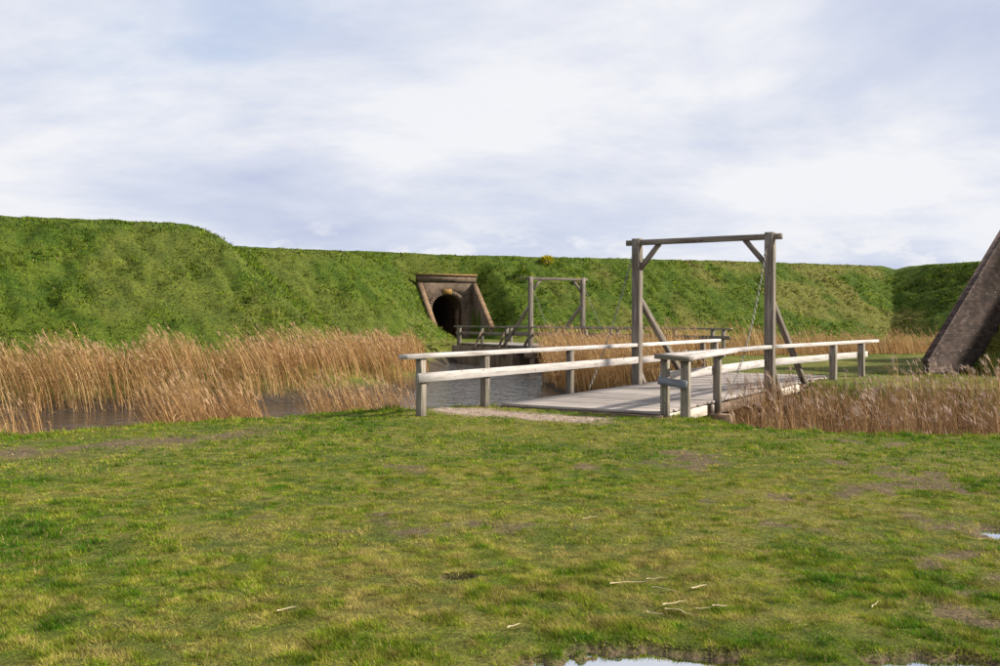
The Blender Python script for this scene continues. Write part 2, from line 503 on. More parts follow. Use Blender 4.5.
def ground_color(x, y, z, dn, di, df, R):
    n1 = fbm(x, y, 0.35, 4, 2.0); n2 = fbm(x, y, 2.2, 3, 3.0)
    g = lerp(C_(0.085, 0.105, 0.014), C_(0.165, 0.150, 0.032), sstep(0.40, 0.60, n1 * 0.4 + n2 * 0.6))
    dm, sand = dirt_mask(x, y)
    near = dn > -1.2
    soil = lerp(C_(0.135, 0.090, 0.060) + 0 * g, C_(0.36, 0.27, 0.21) + 0 * g, sand)
    g = np.where((near)[..., None], lerp(g, soil, dm), g)
    dk = lerp(C_(0.044, 0.077, 0.006), C_(0.080, 0.110, 0.011), sstep(0.4, 0.6, n1 * 0.2 + n2 * 0.8))
    yel = sstep(0.52, 0.66, fbm(x, y, 0.22, 4, 21.0))
    dk = lerp(dk, C_(0.17, 0.145, 0.040) + 0 * dk, yel * 0.6 * (0.35 + 0.65 * sstep(2, 14, x)))
    g = np.where((R > 0.15)[..., None], dk, g)
    mud = 1 - sstep(-0.75, -0.35, z)
    g = lerp(g, C_(0.060, 0.044, 0.030) + 0 * g, mud)
    return g
GC = ground_color(GX, GY, GZ, DN, DI, DF, RP)

nr, na = GX.shape
idx = np.arange(nr * na).reshape(nr, na)
jn = np.roll(np.arange(na), -1)
quads = np.stack([idx[:-1, :], idx[:-1, jn], idx[1:, jn], idx[1:, :]], -1).reshape(-1, 4)[:, ::-1]
Vx = np.stack([GX.ravel(), GY.ravel(), GZ.ravel()], -1)
Cx = GC.reshape(-1, 3)
fc = lambda a: a.ravel()[quads].mean(1)
dn_, di_, df_ = fc(DN), fc(DI), fc(DF)
own = np.argmax(np.stack([dn_, di_, df_], -1), -1)
bed = Vx[:, 2][quads].max(1) < -1.6
hole = (np.abs(fc(PU)) < 1.8) & (fc(PV) < 0.0) & (fc(PV) > -1.05)
def cut_mesh(name, mask, label=None):
    q = quads[mask]
    used, inv = np.unique(q.ravel(), return_inverse=True)
    me = mesh_arrays(name, Vx[used], inv, np.full(len(q), 4), smooth=True)
    add_color(me, 'col', Cx[used])
    o = link(name, me, M_GROUND, None, None, kind='structure')
    return o
cut_mesh('ground', (own == 0) & ~bed)
cut_mesh('island_ground', (own == 1) & ~bed)
cut_mesh('rampart_terrain', (own == 2) & ~bed & ~hole)
cut_mesh('moat_bed', bed & ~hole)

wm = mesh_arrays('water', [(-140, -60, WATER), (140, -60, WATER), (140, 90, WATER), (-140, 90, WATER)], [0, 1, 2, 3], [4])
link('water', wm, M_WATER, None, None, kind='structure')

# puddles in the meadow: flat water sheets that the ground's hollows uncover
for i, (px, py, rx, ry) in enumerate(PUDDLES):
    z0 = float(land_z(np.array([px]), np.array([py]))[0]) - 0.040
    V = [(px + 1.7 * rx * math.cos(a), py + 1.9 * ry * math.sin(a), z0) for a in np.linspace(0, 2 * math.pi, 25)[:-1]]
    me = mesh_arrays('puddle', V, list(range(24)), [24])
    link('puddle', me, M_PUDDLE, None, None, kind='structure')

# ------------------------------------------------------------------ timber helper
def beam_mesh(length, w, h, seed=0, rough=0.0015, bevel=0.004, segs=None):
    """squared timber, local X along its length, slightly uneven, chamfered long edges"""
    r = random.Random(seed)
    n = segs or max(2, min(10, int(length / 0.45) + 1))
    b = min(bevel, w * 0.2, h * 0.2)
    prof = [(-w / 2 + b, -h / 2), (w / 2 - b, -h / 2), (w / 2, -h / 2 + b), (w / 2, h / 2 - b),
            (w / 2 - b, h / 2), (-w / 2 + b, h / 2), (-w / 2, h / 2 - b), (-w / 2, -h / 2 + b)]
    V, Fl, S = [], [], []
    for i in range(n + 1):
        x = -length / 2 + length * i / n
        dx = r.uniform(-rough, rough); dy = r.uniform(-rough, rough); k = 1 + r.uniform(-rough, rough) * 5
        e = 0.985 if i in (0, n) and length > 0.4 else 1.0
        for (a, c) in prof:
            V.append((x + (r.uniform(-rough, rough) if i in (0, n) else 0), a * k * e + dx, c * k * e + dy))
    for i in range(n):
        for j in range(8):
            Fl += [i * 8 + j, (i + 1) * 8 + j, (i + 1) * 8 + (j + 1) % 8, i * 8 + (j + 1) % 8][::-1]; S.append(4)
    Fl += list(range(8))[::-1]; S.append(8)
    Fl += [n * 8 + j for j in range(8)]; S.append(8)
    me = mesh_arrays('timber', V, Fl, S)
    return me
_seed = [100]
def beam(name, p0, p1, w, h, mat, parent, up=(0, 0, 1), mesh=None, **kw):
    p0 = Vector(p0); p1 = Vector(p1)
    d = p1 - p0
    X = d.normalized(); U = Vector(up)
    Y = U.cross(X)
    if Y.length < 1e-4:
        Y = Vector((0, 1, 0)).cross(X)
    Y.normalize(); Z = X.cross(Y)
    M = Matrix.Translation((p0 + p1) / 2) @ Matrix((X, Y, Z)).transposed().to_4x4()
    _seed[0] += 1
    me = mesh or beam_mesh(d.length, w, h, _seed[0])
    return link(name, me, mat, parent, M, **kw)
def P3(base, u, t, v, s, z):
    p = base + u * t + v * s
    return (p[0], p[1], z)
def upvec(u):
    return (u[0], u[1], 0)

def chain_mesh(pts, pitch=0.08, wire=0.0065, link_w=0.024):
    """real oval links, alternately turned, along a polyline"""
    pts = [Vector(p) for p in pts]
    seg = [(pts[i + 1] - pts[i]).length for i in range(len(pts) - 1)]
    total = sum(seg)
    def at(s):
        for i, l in enumerate(seg):
            if s <= l or i == len(seg) - 1:
                return pts[i].lerp(pts[i + 1], min(1, s / l)), (pts[i + 1] - pts[i]).normalized()
            s -= l
    V, Fl, S = [], [], []
    n = int(total / pitch)
    for k in range(n):
        c, d = at((k + 0.5) * pitch)
        side = d.cross(Vector((0, 0, 1))).normalized(); up = side.cross(d)
        a = side if k % 2 else up
        nrm = d.cross(a)
        o = len(V); m = 10
        for i in range(m):
            th = 2 * math.pi * i / m
            ctr = c + d * (math.cos(th) * pitch * 0.66) + a * (math.sin(th) * link_w)
            out = (d * math.cos(th) + a * math.sin(th))
            for j in range(3):
                ph = 2 * math.pi * j / 3
                V.append(tuple(ctr + out * (wire * math.cos(ph)) + nrm * (wire * math.sin(ph))))
        for i in range(m):
            for j in range(3):
                Fl += [o + i * 3 + j, o + ((i + 1) % m) * 3 + j, o + ((i + 1) % m) * 3 + (j + 1) % 3, o + i * 3 + (j + 1) % 3]; S.append(4)
    return mesh_arrays('chain', V, Fl, S)
def sag(p0, p1, drop, n=14):
    out = []
    for i in range(n + 1):
        t = i / n
        p = Vector(p0).lerp(Vector(p1), t)
        p.z -= drop * 4 * t * (1 - t)
        out.append(tuple(p))
    return out

# ------------------------------------------------------------------ near drawbridge
RAIL = 1.04
def t_of(line, u, px):
    """distance along a bridge edge at which it crosses the bearing of a picture column"""
    k = (px - 500.0) / F_PX
    return (line[0] - k * line[1]) / (k * u[1] - u[0])

bridge = thing('drawbridge', (*(BL + BV * BW / 2), 0.0),
               label='near grey timber drawbridge with whitewashed railings and tall gate frame, leading from the meadow', category='bridge',
               group='timber drawbridges')
deck = part('deck', bridge)
T0, T1 = -6.66, 6.3
tt = T0; i = 0
plank_proto = [beam_mesh(BW - 0.06, 0.195, 0.055, 900 + k, 0.003, 0.006, 6) for k in range(6)]
for me in plank_proto:
    me.materials.append(M_DECK)
while tt < T1:
    w = 0.205 + random.uniform(-0.004, 0.004)
    sh = random.uniform(-0.025, 0.025); dz = random.uniform(-0.006, 0.004)
    tw = random.uniform(-0.006, 0.006)
    a = P3(BL, BU, tt + w / 2 + tw, BV, 0.03 + sh, -0.03 + dz)
    b = P3(BL, BU, tt + w / 2 - tw, BV, BW - 0.03 + sh, -0.03 + dz + random.uniform(-0.004, 0.004))
    beam('plank', a, b, 0.195, 0.055, M_DECK, deck, mesh=plank_proto[i % 6])
    tt += w; i += 1
# stringers, sill beams and piles below
sub = part('substructure', bridge)
for s, mt in ((0.14, M_OLD), (1.2, M_OLD), (2.25, M_OLD)):
    beam('stringer', P3(BL, BU, T0 + 0.05, BV, s, -0.17), P3(BL, BU, T1, BV, s, -0.17), 0.14, 0.22, mt, sub)
for (a, b, z, mt) in ((T0 + 0.1, -4.25, -0.165, M_CREAM), (-4.1, -0.2, -0.19, M_OLD), (0.25, 2.9, -0.155, M_CREAM), (3.1, 3.75, -0.17, M_OLD), (3.85, 6.2, -0.15, M_CREAM)):
    beam('stringer', P3(BL, BU, a, BV, BW - 0.10, z), P3(BL, BU, b, BV, BW - 0.10, z), 0.14, 0.20, mt, sub)
for t in (-3.75, 0.0, 3.3):
    beam('sill_beam', P3(BL, BU, t, BV, -0.25, -0.40), P3(BL, BU, t, BV, BW + 0.32, -0.40), 0.30, 0.25 if t else 0.24, M_OLD, sub)
    if t >= 0:
        for s in (0.15, 1.7, BW + 0.17):
            beam('pile', P3(BL, BU, t, BV, s, -1.75), P3(BL, BU, t, BV, s, -0.53), 0.24, 0.24, M_OLD, sub)
beam('pile', P3(BL, BU, -0.06, BV, BW + 0.50, -1.75), P3(BL, BU, -0.06, BV, BW + 0.50, -0.20), 0.26, 0.26, M_OLD, sub)
beam('abutment_beam', P3(BL, BU, -3.72, BV, BW - 0.75, -0.66), P3(BL, BU, -3.72, BV, BW + 0.36, -0.66), 0.30, 0.24, M_OLD, sub)
beam('end_sill', P3(BL, BU, T0 + 0.02, BV, 0.0, -0.16), P3(BL, BU, T0 + 0.02, BV, BW, -0.16), 0.12, 0.19, M_OLD, sub)
beam('bracket', P3(BL, BU, -4.1, BV, BW + 0.02, -0.24), P3(BL, BU, -4.1, BV, BW + 0.02, -0.06), 0.05, 0.10, M_CREAM, sub)

# gate frame
gate = part('gate_frame', bridge)
GZT = 3.69
def gate_frame(gate, base, u, v, W, z0, H, w, mats, brace_t, brace_z, low, chains, chain_parent, knee=0.62, over=0.28, short=0.72):
    for s, side in ((0.0, -1), (W, 1)):
        p = beam('post', P3(base, u, 0, v, s, z0 + low), P3(base, u, 0, v, s, z0 + H + 0.03), w, w, mats, gate, up=upvec(u))
        # raking brace on the far side and the short foot brace under it
        beam('raking_brace', P3(base, u, 0.02 + w * 0.4, v, s - side * 0.02, z0 + brace_z), P3(base, u, brace_t, v, s - side * 0.02, z0 - 0.02),
             0.12, 0.15, mats, gate)
        beam('foot_brace', P3(base, u, w * 0.4, v, s + side * 0.05, z0 + 0.50), P3(base, u, short, v, s + side * 0.05, z0 - 0.20),
             0.10, 0.13, mats, gate)
        beam('knee_brace', P3(base, u, 0, v, s - side * w * 0.4, z0 + H - 0.12 - knee), P3(base, u, 0, v, s - side * (knee * 0.98), z0 + H - 0.12),
             0.09, 0.12, mats, gate)
    beam('crossbeam', P3(base, u, -0.02, v, -over, z0 + H - 0.075), P3(base, u, -0.02, v, W + over, z0 + H - 0.075), 0.13, 0.135, mats, gate)
    for (s, a, b, dr) in chains:
        me = chain_mesh(sag(P3(base, u, -w / 2 - 0.03, v, s, z0 + a), P3(base, u, b, v, s, z0 + 0.02), dr))
        link('chain', me, M_STEEL, chain_parent, None)
gate_frame(gate, BL, BU, BV, BW, 0.0, GZT, 0.215, M_GREY, 3.3, 2.17, -0.28,
           [(-0.03, 3.45, -2.7, 0.22), (BW - 0.04, 3.42, -3.15, 0.62)], gate)

# railings
def rail_board(name, a, b, z0, z1, w, off, nrm, mat, parent):
    p = np.array(a) + np.array(nrm) * off; q = np.array(b) + np.array(nrm) * off
    zc = (z0 + z1) / 2
    return beam(name, (p[0], p[1], zc), (q[0], q[1], zc), w, z1 - z0, mat, parent)
def rpost(parent, p, z0, z1, u, wa=0.13, wb=0.13, mat=None):
    me = beam_mesh(z1 - z0, wb, wa, random.randint(0, 9999))
    beam('post', (p[0], p[1], z0), (p[0], p[1], z1), wb, wa, mat or M_SIDEPOST, parent, up=upvec(u), mesh=me)

# left railing
lr = part('railing', bridge)
lend = np.array([-1.69, 16.55]); ldir = (BL - lend) / np.linalg.norm(BL - lend); lnrm = np.array([ldir[1], -ldir[0]])
out = -0.02
A0 = lend; A1 = BL - lnrm * 0.02
rail_board('top_rail', A0, A1 - ldir * 0.12, RAIL - 0.085, RAIL, 0.20, 0.0, lnrm, M_WHITE, lr)
rail_board('mid_rail', lend + ldir * 0.30, A1 - ldir * 0.12, 0.53, 0.70, 0.045, 0.092, lnrm, M_WHITE, lr)
for px in (421, 485, 570):
    k = (px - 500.0) / F_PX
    t = (A0[0] - k * A0[1]) / (k * ldir[1] - ldir[0])
    rpost(lr, A0 + ldir * t, -0.35 if px < 500 else -0.35, RAIL - 0.085, ldir, 0.15, 0.125)
B0 = BL + BU * 0.12; B1 = BL + BU * 6.3
rail_board('top_rail', B0, B1, RAIL - 0.085, RAIL, 0.18, 0.0, BV, M_WHITE, lr)
rail_board('mid_rail', B0, B1 - BU * 0.15, 0.53, 0.70, 0.045, 0.092, BV, M_WHITE, lr)
for t in (4.9, 6.05):
    rpost(lr, BL + BU * t, -0.3, RAIL - 0.085, BU)
# right railing
rr = part('railing', bridge)
C0 = BR + BU * T0; C1 = BR - BU * 0.12
rail_board('top_rail', C0, C1, RAIL - 0.085, RAIL, 0.18, 0.0, BV, M_WHITE, rr)
rail_board('mid_rail', C0 + BU * 0.1, C1, 0.53, 0.70, 0.045, -0.09, BV, M_WHITE, rr)
pA = BR + BU * (T0 + 0.10) ; pB = pA + BV * 0.40 - BU * 0.04; pC = BR + BU * t_of(BR, BU, 717.5)
rpost(rr, pA, -0.2, RAIL - 0.088, BU, 0.12, 0.14)
rpost(rr, pB, -0.5, RAIL - 0.12, BU, 0.13, 0.15)
rpost(rr, pC, -0.26, RAIL - 0.088, BU, 0.13, 0.14)
beam('cap_board', (*(pA - BV * 0.13 - BU * 0.11), RAIL - 0.045), (*(pB + BV * 0.14 - BU * 0.11), RAIL - 0.085), 0.15, 0.085, M_SIDEPOST, rr)
beam('top_rail', (*(pB + BV * 0.03 - BU * 0.02), RAIL - 0.075), (*(BR - BU * 2.9 + BV * 0.10), RAIL - 0.047), 0.10, 0.085, M_WHITE, rr)
beam('cross_board', (*(pA - BV * 0.09 - BU * 0.10), 0.56), (*(pB + BV * 0.06 - BU * 0.115), 0.50), 0.04, 0.14, M_BLUEGREY, rr)
eend = np.array([11.45, 28.9]); rdir = (eend - BR) / np.linalg.norm(eend - BR); rnrm = np.array([rdir[1], -rdir[0]])
D0 = BR + rdir * 0.12
rail_board('top_rail', D0, eend, RAIL - 0.085, RAIL, 0.18, 0.0, rnrm, M_WHITE, rr)
rail_board('mid_rail', D0, eend - rdir * 0.55, 0.53, 0.70, 0.045, -0.09, rnrm, M_WHITE, rr)
for px in (833.5, 861.5):
    k = (px - 500.0) / F_PX
    t = (BR[0] - k * BR[1]) / (k * rdir[1] - rdir[0])
    rpost(rr, BR + rdir * t, -0.75, RAIL - 0.085, rdir, 0.15, 0.17)

# ------------------------------------------------------------------ far drawbridge
fb = thing('drawbridge', (*(B2L + B2V * B2W / 2), Z2),
           label='small far grey drawbridge crossing the moat in front of the brick tunnel', category='bridge', group='timber drawbridges')
d2 = part('deck', fb)
S0, S1 = -9.3, 8.2
tt = S0; i = 0
pl2 = [beam_mesh(B2W, 0.235, 0.06, 700 + k, 0.003, 0.006, 3) for k in range(4)]
for me in pl2:
    me.materials.append(M_DECK)
while tt < S1:
    sh = random.uniform(-0.03, 0.03)
    beam('plank', P3(B2L, B2U, tt + 0.12, B2V, sh, Z2 - 0.03), P3(B2L, B2U, tt + 0.12, B2V, B2W + sh, Z2 - 0.03), 0.235, 0.06, M_DECK, d2, mesh=pl2[i % 4])
    tt += 0.245; i += 1
s2 = part('substructure', fb)
for s in (0.12, 1.6, B2W - 0.12):
    beam('stringer', P3(B2L, B2U, S0, B2V, s, Z2 - 0.2), P3(B2L, B2U, S1, B2V, s, Z2 - 0.2), 0.16, 0.27, M_OLD, s2)
for t in (-5.6, -2.6, 0.0, 2.7):
    beam('sill_beam', P3(B2L, B2U, t, B2V, -0.3, Z2 - 0.48), P3(B2L, B2U, t, B2V, B2W + 0.3, Z2 - 0.48), 0.28, 0.26, M_OLD, s2)
    for s in (0.1, 1.6, B2W - 0.1):
        beam('pile', P3(B2L, B2U, t, B2V, s, -1.8), P3(B2L, B2U, t, B2V, s, Z2 - 0.61), 0.26, 0.26, M_OLD, s2)
# plank retaining wall of the far abutment
aw = part('abutment_wall', fb)
for k in range(29):
    a = P3(B2L, B2U, 1.9 + 0.26 * k, B2V, -0.06, 0)
    zt = Z2 - 0.12 + random.uniform(-0.05, 0.02)
    beam('board', (a[0], a[1], -1.7), (a[0], a[1], zt), 0.25, 0.09, M_OLD, aw, up=upvec(B2V))
for k in range(13):
    a = P3(B2L, B2U, 1.86, B2V, 0.1 + 0.26 * k, 0)
    beam('board', (a[0], a[1], -1.7), (a[0], a[1], Z2 - 0.36), 0.25, 0.09, M_OLD, aw, up=upvec(B2U))
g2 = part('gate_frame', fb)
gate_frame(g2, B2L, B2U, B2V, B2W, Z2, 3.62, 0.21, M_GREY, 2.9, 2.15, -0.55,
           [(-0.03, 3.3, -2.7, 0.2), (B2W - 0.03, 3.3, -2.7, 0.2)], g2)
for (line, nm, ta, tb) in ((B2L, -1, -9.5, 9.1), (B2R, 1, -11.6, 8.4)):
    rl = part('railing', fb)
    for (ra, rb) in ((ta, -0.13), (0.13, tb)):
        p = line + B2U * ra; q = line + B2U * rb
        rail_board('top_rail', p, q, Z2 + 0.95, Z2 + 1.03, 0.17, 0.0, B2V, M_SIDEPOST, rl)
        rail_board('mid_rail', p, q, Z2 + 0.52, Z2 + 0.68, 0.05, -0.09 * nm, B2V, M_GREY, rl)
    tps = list(np.arange(2.6, tb, 2.9)) + list(np.arange(-2.6, ta, -2.6))
    for t in tps + [tb - 0.5, ta + 0.5]:
        rpost(rl, line + B2U * t, Z2 - 0.55, Z2 + 0.95, B2U, 0.14, 0.14)
    for t in (-5.2, 2.6, 5.4):
        # outrigger struts that steady the railing posts
        beam('strut', P3(line, B2U, t + 0.02, B2V, nm * 0.10, Z2 + 0.72), P3(line, B2U, t, B2V, nm * 0.62, Z2 - 0.40), 0.08, 0.10, M_OLD, rl)

# ------------------------------------------------------------------ tunnel portal in the far rampart
portal = thing('tunnel_portal', (PP[0], PP[1], PG), label='dark brick tunnel portal with arched opening and orange lichened parapet in the rampart', category='tunnel')
PM = Matrix.Translation((PP[0], PP[1], PG)) @ Matrix(((PL[0], -PA[0], 0), (PL[1], -PA[1], 0), (0, 0, 1))).to_4x4()
# local: x to the right, y into the hill, z up
AW, AH, HW = 1.28, 3.5, 2.38          # half width of the arch, its height, half width of the facade
spring = AH - AW * 0.86
def arch_pts(n=16, e=0.0):
    pts = [(-AW - e, 0.0)]
    for k in range(n + 1):
        th = math.pi - math.pi * k / n
        pts.append(((AW + e) * math.cos(th), spring + (AW * 0.86 + e) * math.sin(th)))
    pts.append((AW + e, 0.0))
    return pts
def facade_mesh(top, thick):
    ap = arch_pts()
    V, Fl, S = [], [], []
    n = len(ap)
    outer = []
    for (x, z) in ap:
        # project each arch point outwards to the rectangle
        if z <= spring:
            outer.append((-HW if x < 0 else HW, z))
        else:
            th = math.atan2(z - spring, x)
            k = min(HW / max(1e-6, abs(math.cos(th))), (top - spring) / max(1e-6, math.sin(th)))
            outer.append((k * math.cos(th), spring + k * math.sin(th)))
    for y in (0.0, thick):
        V += [(x, y, z) for (x, z) in ap]; V += [(x, y, z) for (x, z) in outer]
    for k in range(n - 1):
        Fl += [k, k + 1, n + k + 1, n + k]; S.append(4)
        o = 2 * n
        Fl += [o + k + 1, o + k, o + n + k, o + n + k + 1]; S.append(4)
        Fl += [k + 1, k, o + k, o + k + 1]; S.append(4)
        Fl += [n + k, n + k + 1, o + n + k + 1, o + n + k]; S.append(4)
    # missing corner triangles of the rectangle
    c = len(V)
    for y in (0.0, thick):
        V += [(-HW, y, top), (HW, y, top)]
    for (ci, sgn) in ((0, -1), (1, 1)):
        js = [k for k in range(n - 1) if sgn * outer[k][0] > 0 or sgn * outer[k + 1][0] > 0]
        for k in js:
            a, b = outer[k], outer[k + 1]
            if (abs(abs(a[0]) - HW) < 1e-4) != (abs(abs(b[0]) - HW) < 1e-4):
                Fl += [n + k, n + k + 1, c + ci]; S.append(3)
    return mesh_arrays('facade', V, Fl, S)
link('facade', facade_mesh(4.55, 0.55), M_BRICK, portal, PM)
def box_mesh(x0, x1, y0, y1, z0, z1):
    V = [(x, y, z) for z in (z0, z1) for y in (y0, y1) for x in (x0, x1)]
    Fl = [0, 2, 3, 1, 4, 5, 7, 6, 0, 1, 5, 4, 2, 6, 7, 3, 0, 4, 6, 2, 1, 3, 7, 5]
    return mesh_arrays('block', V, Fl, [4] * 6)
def prism(poly_yz, x0, x1):
    n = len(poly_yz)
    V = [(x0, y, z) for (y, z) in poly_yz] + [(x1, y, z) for (y, z) in poly_yz]
    Fl = list(range(n)) + [n + k for k in range(n)][::-1]; S = [n, n]
    for k in range(n):
        Fl += [k, n + k, n + (k + 1) % n, (k + 1) % n]; S.append(4)
    return mesh_arrays('prism', V, Fl, S)
link('parapet', box_mesh(-HW - 0.08, HW + 0.08, -0.07, 0.62, 4.555, 5.02), M_BRICK, portal, PM)
link('coping', box_mesh(-HW - 0.14, HW + 0.14, -0.13, 0.66, 5.024, 5.17), M_BRICK_COPING, portal, PM)
# arch ring, proud of the facade, of single wedge stones
ring = link('arch_ring', None, None, portal, PM)
def wedge(th0, th1):
    V = []
    for y in (-0.05, 0.10):
        for (th, e) in ((th0, 0.02), (th0, 0.36), (th1, 0.36), (th1, 0.02)):
            V.append(((AW + e) * math.cos(th), y, spring + (AW * 0.86 + e) * math.sin(th)))
    Fl = [0, 1, 2, 3, 7, 6, 5, 4, 0, 4, 5, 1, 1, 5, 6, 2, 2, 6, 7, 3, 3, 7, 4, 0]
    return mesh_arrays('wedge', V, Fl, [4] * 6)
NW = 21
for k in range(NW):
    th0 = math.pi * k / NW + 0.006; th1 = math.pi * (k + 1) / NW - 0.006
    if abs(k - NW // 2) <= 1:
        continue
    link('wedge_stone', wedge(th0, th1), M_BRICK, ring, PM)
link('keystone', box_mesh(-0.36, 0.36, -0.10, 0.10, AH + 0.03, AH + 0.44), M_LICHEN, portal, PM)
# barrel vault, floor, rear wall and the open door leaf
ap = arch_pts(20)
V = [(x, 0.50, z) for (x, z) in ap] + [(x, 14.0, z) for (x, z) in ap]
Fl, S = [], []
for k in range(len(ap) - 1):
    Fl += [k, k + 1, len(ap) + k + 1, len(ap) + k]; S.append(4)
link('vault', mesh_arrays('vault', V, Fl, S), M_BRICK, portal, PM)
link('rear_wall', box_mesh(-1.5, 1.5, 14.0, 14.3, -0.2, 3.8), M_BRICK, portal, PM)
link('floor', box_mesh(-1.35, 1.35, 0.2, 14.0, -0.3, 0.02), M_OLD, portal, PM)
M_DOOR = mat_wood('reddish_brown_door_timber', (0.06, 0.035, 0.025), (0.13, 0.08, 0.055), (0.20, 0.13, 0.09), 0.4)
door = link('door_leaf', box_mesh(1.10, 1.19, 0.6, 1.95, 0.05, 2.35), M_DOOR, portal, PM)
link('ledge', box_mesh(1.05, 1.098, 0.62, 1.93, 1.55, 1.70), M_OLD, door, PM)
# wing walls
def wing(sgn, mat_top):
    x0, x1 = (HW - 0.24, HW + 0.10) if sgn > 0 else (-HW - 0.10, -HW + 0.24)
    L_ = 4.2
    poly = [(0.0, -0.4), (0.0, 4.36), (-L_, 0.85), (-L_, -0.4)]
    w = link('wing_wall', prism(poly, x0, x1), M_BRICK, portal, PM)
    pc = [(0.0, 4.362), (0.0, 4.45), (-L_ - 0.06, 0.89), (-L_ - 0.06, 0.80)]
    link('wing_coping', prism(pc, x0 - 0.03, x1 + 0.03), M_COPING_PALE, w, PM)
wing(-1, None); wing(1, None)

# ------------------------------------------------------------------ brick wing wall on the island
ww = thing('wing_wall', (WB[0], WB[1], 0.0), label='steep purple-brown brick wing wall rising beside the grassy mound on the island', category='wall')
WMx = Matrix.Translation((WB[0], WB[1], 0)) @ Matrix(((WD[0], WN[0], 0), (WD[1], WN[1], 0), (0, 0, 1))).to_4x4()
# local x along the run, y to the back, z up
def prism_xz(poly, y0, y1):
    n = len(poly)
    V = [(x, y0, z) for (x, z) in poly] + [(x, y1, z) for (x, z) in poly]
    Fl = list(range(n)) + [n + k for k in range(n)][::-1]; S = [n, n]
    for k in range(n):
        Fl += [k, n + k, n + (k + 1) % n, (k + 1) % n][::-1]; S.append(4)
    return mesh_arrays('prism', V, Fl, S)
link('brick_face', prism_xz([(0.02, -0.3), (0.02, 0.40), (6.3, 6.75), (7.4, 6.75), (7.4, -0.3)], -0.28, -0.10), M_BRICK_PURPLE, ww, WMx)
link('coping', prism_xz([(-0.03, 0.37), (-0.04, 0.44), (6.25, 6.80), (6.3, 6.74)], -0.30, -0.08), M_BRICK_PURPLE, ww, WMx)
link('footing', prism_xz([(-0.25, -0.35), (-0.25, 0.06), (2.6, 0.06), (2.6, -0.35)], -0.38, -0.02), M_BRICK_PURPLE, ww, WMx)

# ------------------------------------------------------------------ blades, tufts and reeds
def blades(name, P, H, Wd, lean, yaw, Cc, mat, seg=2, lay=None, **props):
    """flat tapering leaves: P base points, H height, lean (n,2) sideways travel of the tip, yaw of the leaf's width"""
    n = len(P)
    wx = np.cos(yaw) * Wd * 0.5; wy = np.sin(yaw) * Wd * 0.5
    if seg == 2:
        V = np.zeros((n, 5, 3), np.float32)
        V[:, 0] = P - np.stack([wx, wy, 0 * wx], -1); V[:, 1] = P + np.stack([wx, wy, 0 * wx], -1)
        mid = P + np.stack([lean[:, 0] * 0.35, lean[:, 1] * 0.35, H * 0.6], -1)
        V[:, 2] = mid - 0.75 * np.stack([wx, wy, 0 * wx], -1); V[:, 3] = mid + 0.75 * np.stack([wx, wy, 0 * wx], -1)
        V[:, 4] = P + np.stack([lean[:, 0], lean[:, 1], H], -1)
        tri = np.array([[0, 1, 3], [0, 3, 2], [2, 3, 4]])
    else:
        V = np.zeros((n, 3, 3), np.float32)
        V[:, 0] = P - np.stack([wx, wy, 0 * wx], -1); V[:, 1] = P + np.stack([wx, wy, 0 * wx], -1)
        V[:, 2] = P + np.stack([lean[:, 0], lean[:, 1], H], -1)
        tri = np.array([[0, 1, 2]])
    k = V.shape[1]
    T = (tri[None] + (np.arange(n) * k)[:, None, None]).reshape(-1)
    me = mesh_arrays(name, V.reshape(-1, 3), T, np.full(len(T) // 3, 3))
    add_color(me, 'col', np.repeat(Cc, k, axis=0))
    if lay is not None:
        a = me.attributes.new('lay', 'FLOAT_VECTOR', 'POINT')
        a.data.foreach_set('vector', np.ascontiguousarray(np.repeat(lay, k, axis=0), dtype=np.float32).ravel())
    return link(name, me, mat, None, None, **props)

def pick(colors, t):
    """piecewise-linear palette"""
    cs = np.array(colors, float)
    t = np.clip(t, 0, 1) * (len(cs) - 1)
    i = np.minimum(t.astype(int), len(cs) - 2); f = (t - i)[:, None]
    return cs[i] * (1 - f) + cs[i + 1] * f

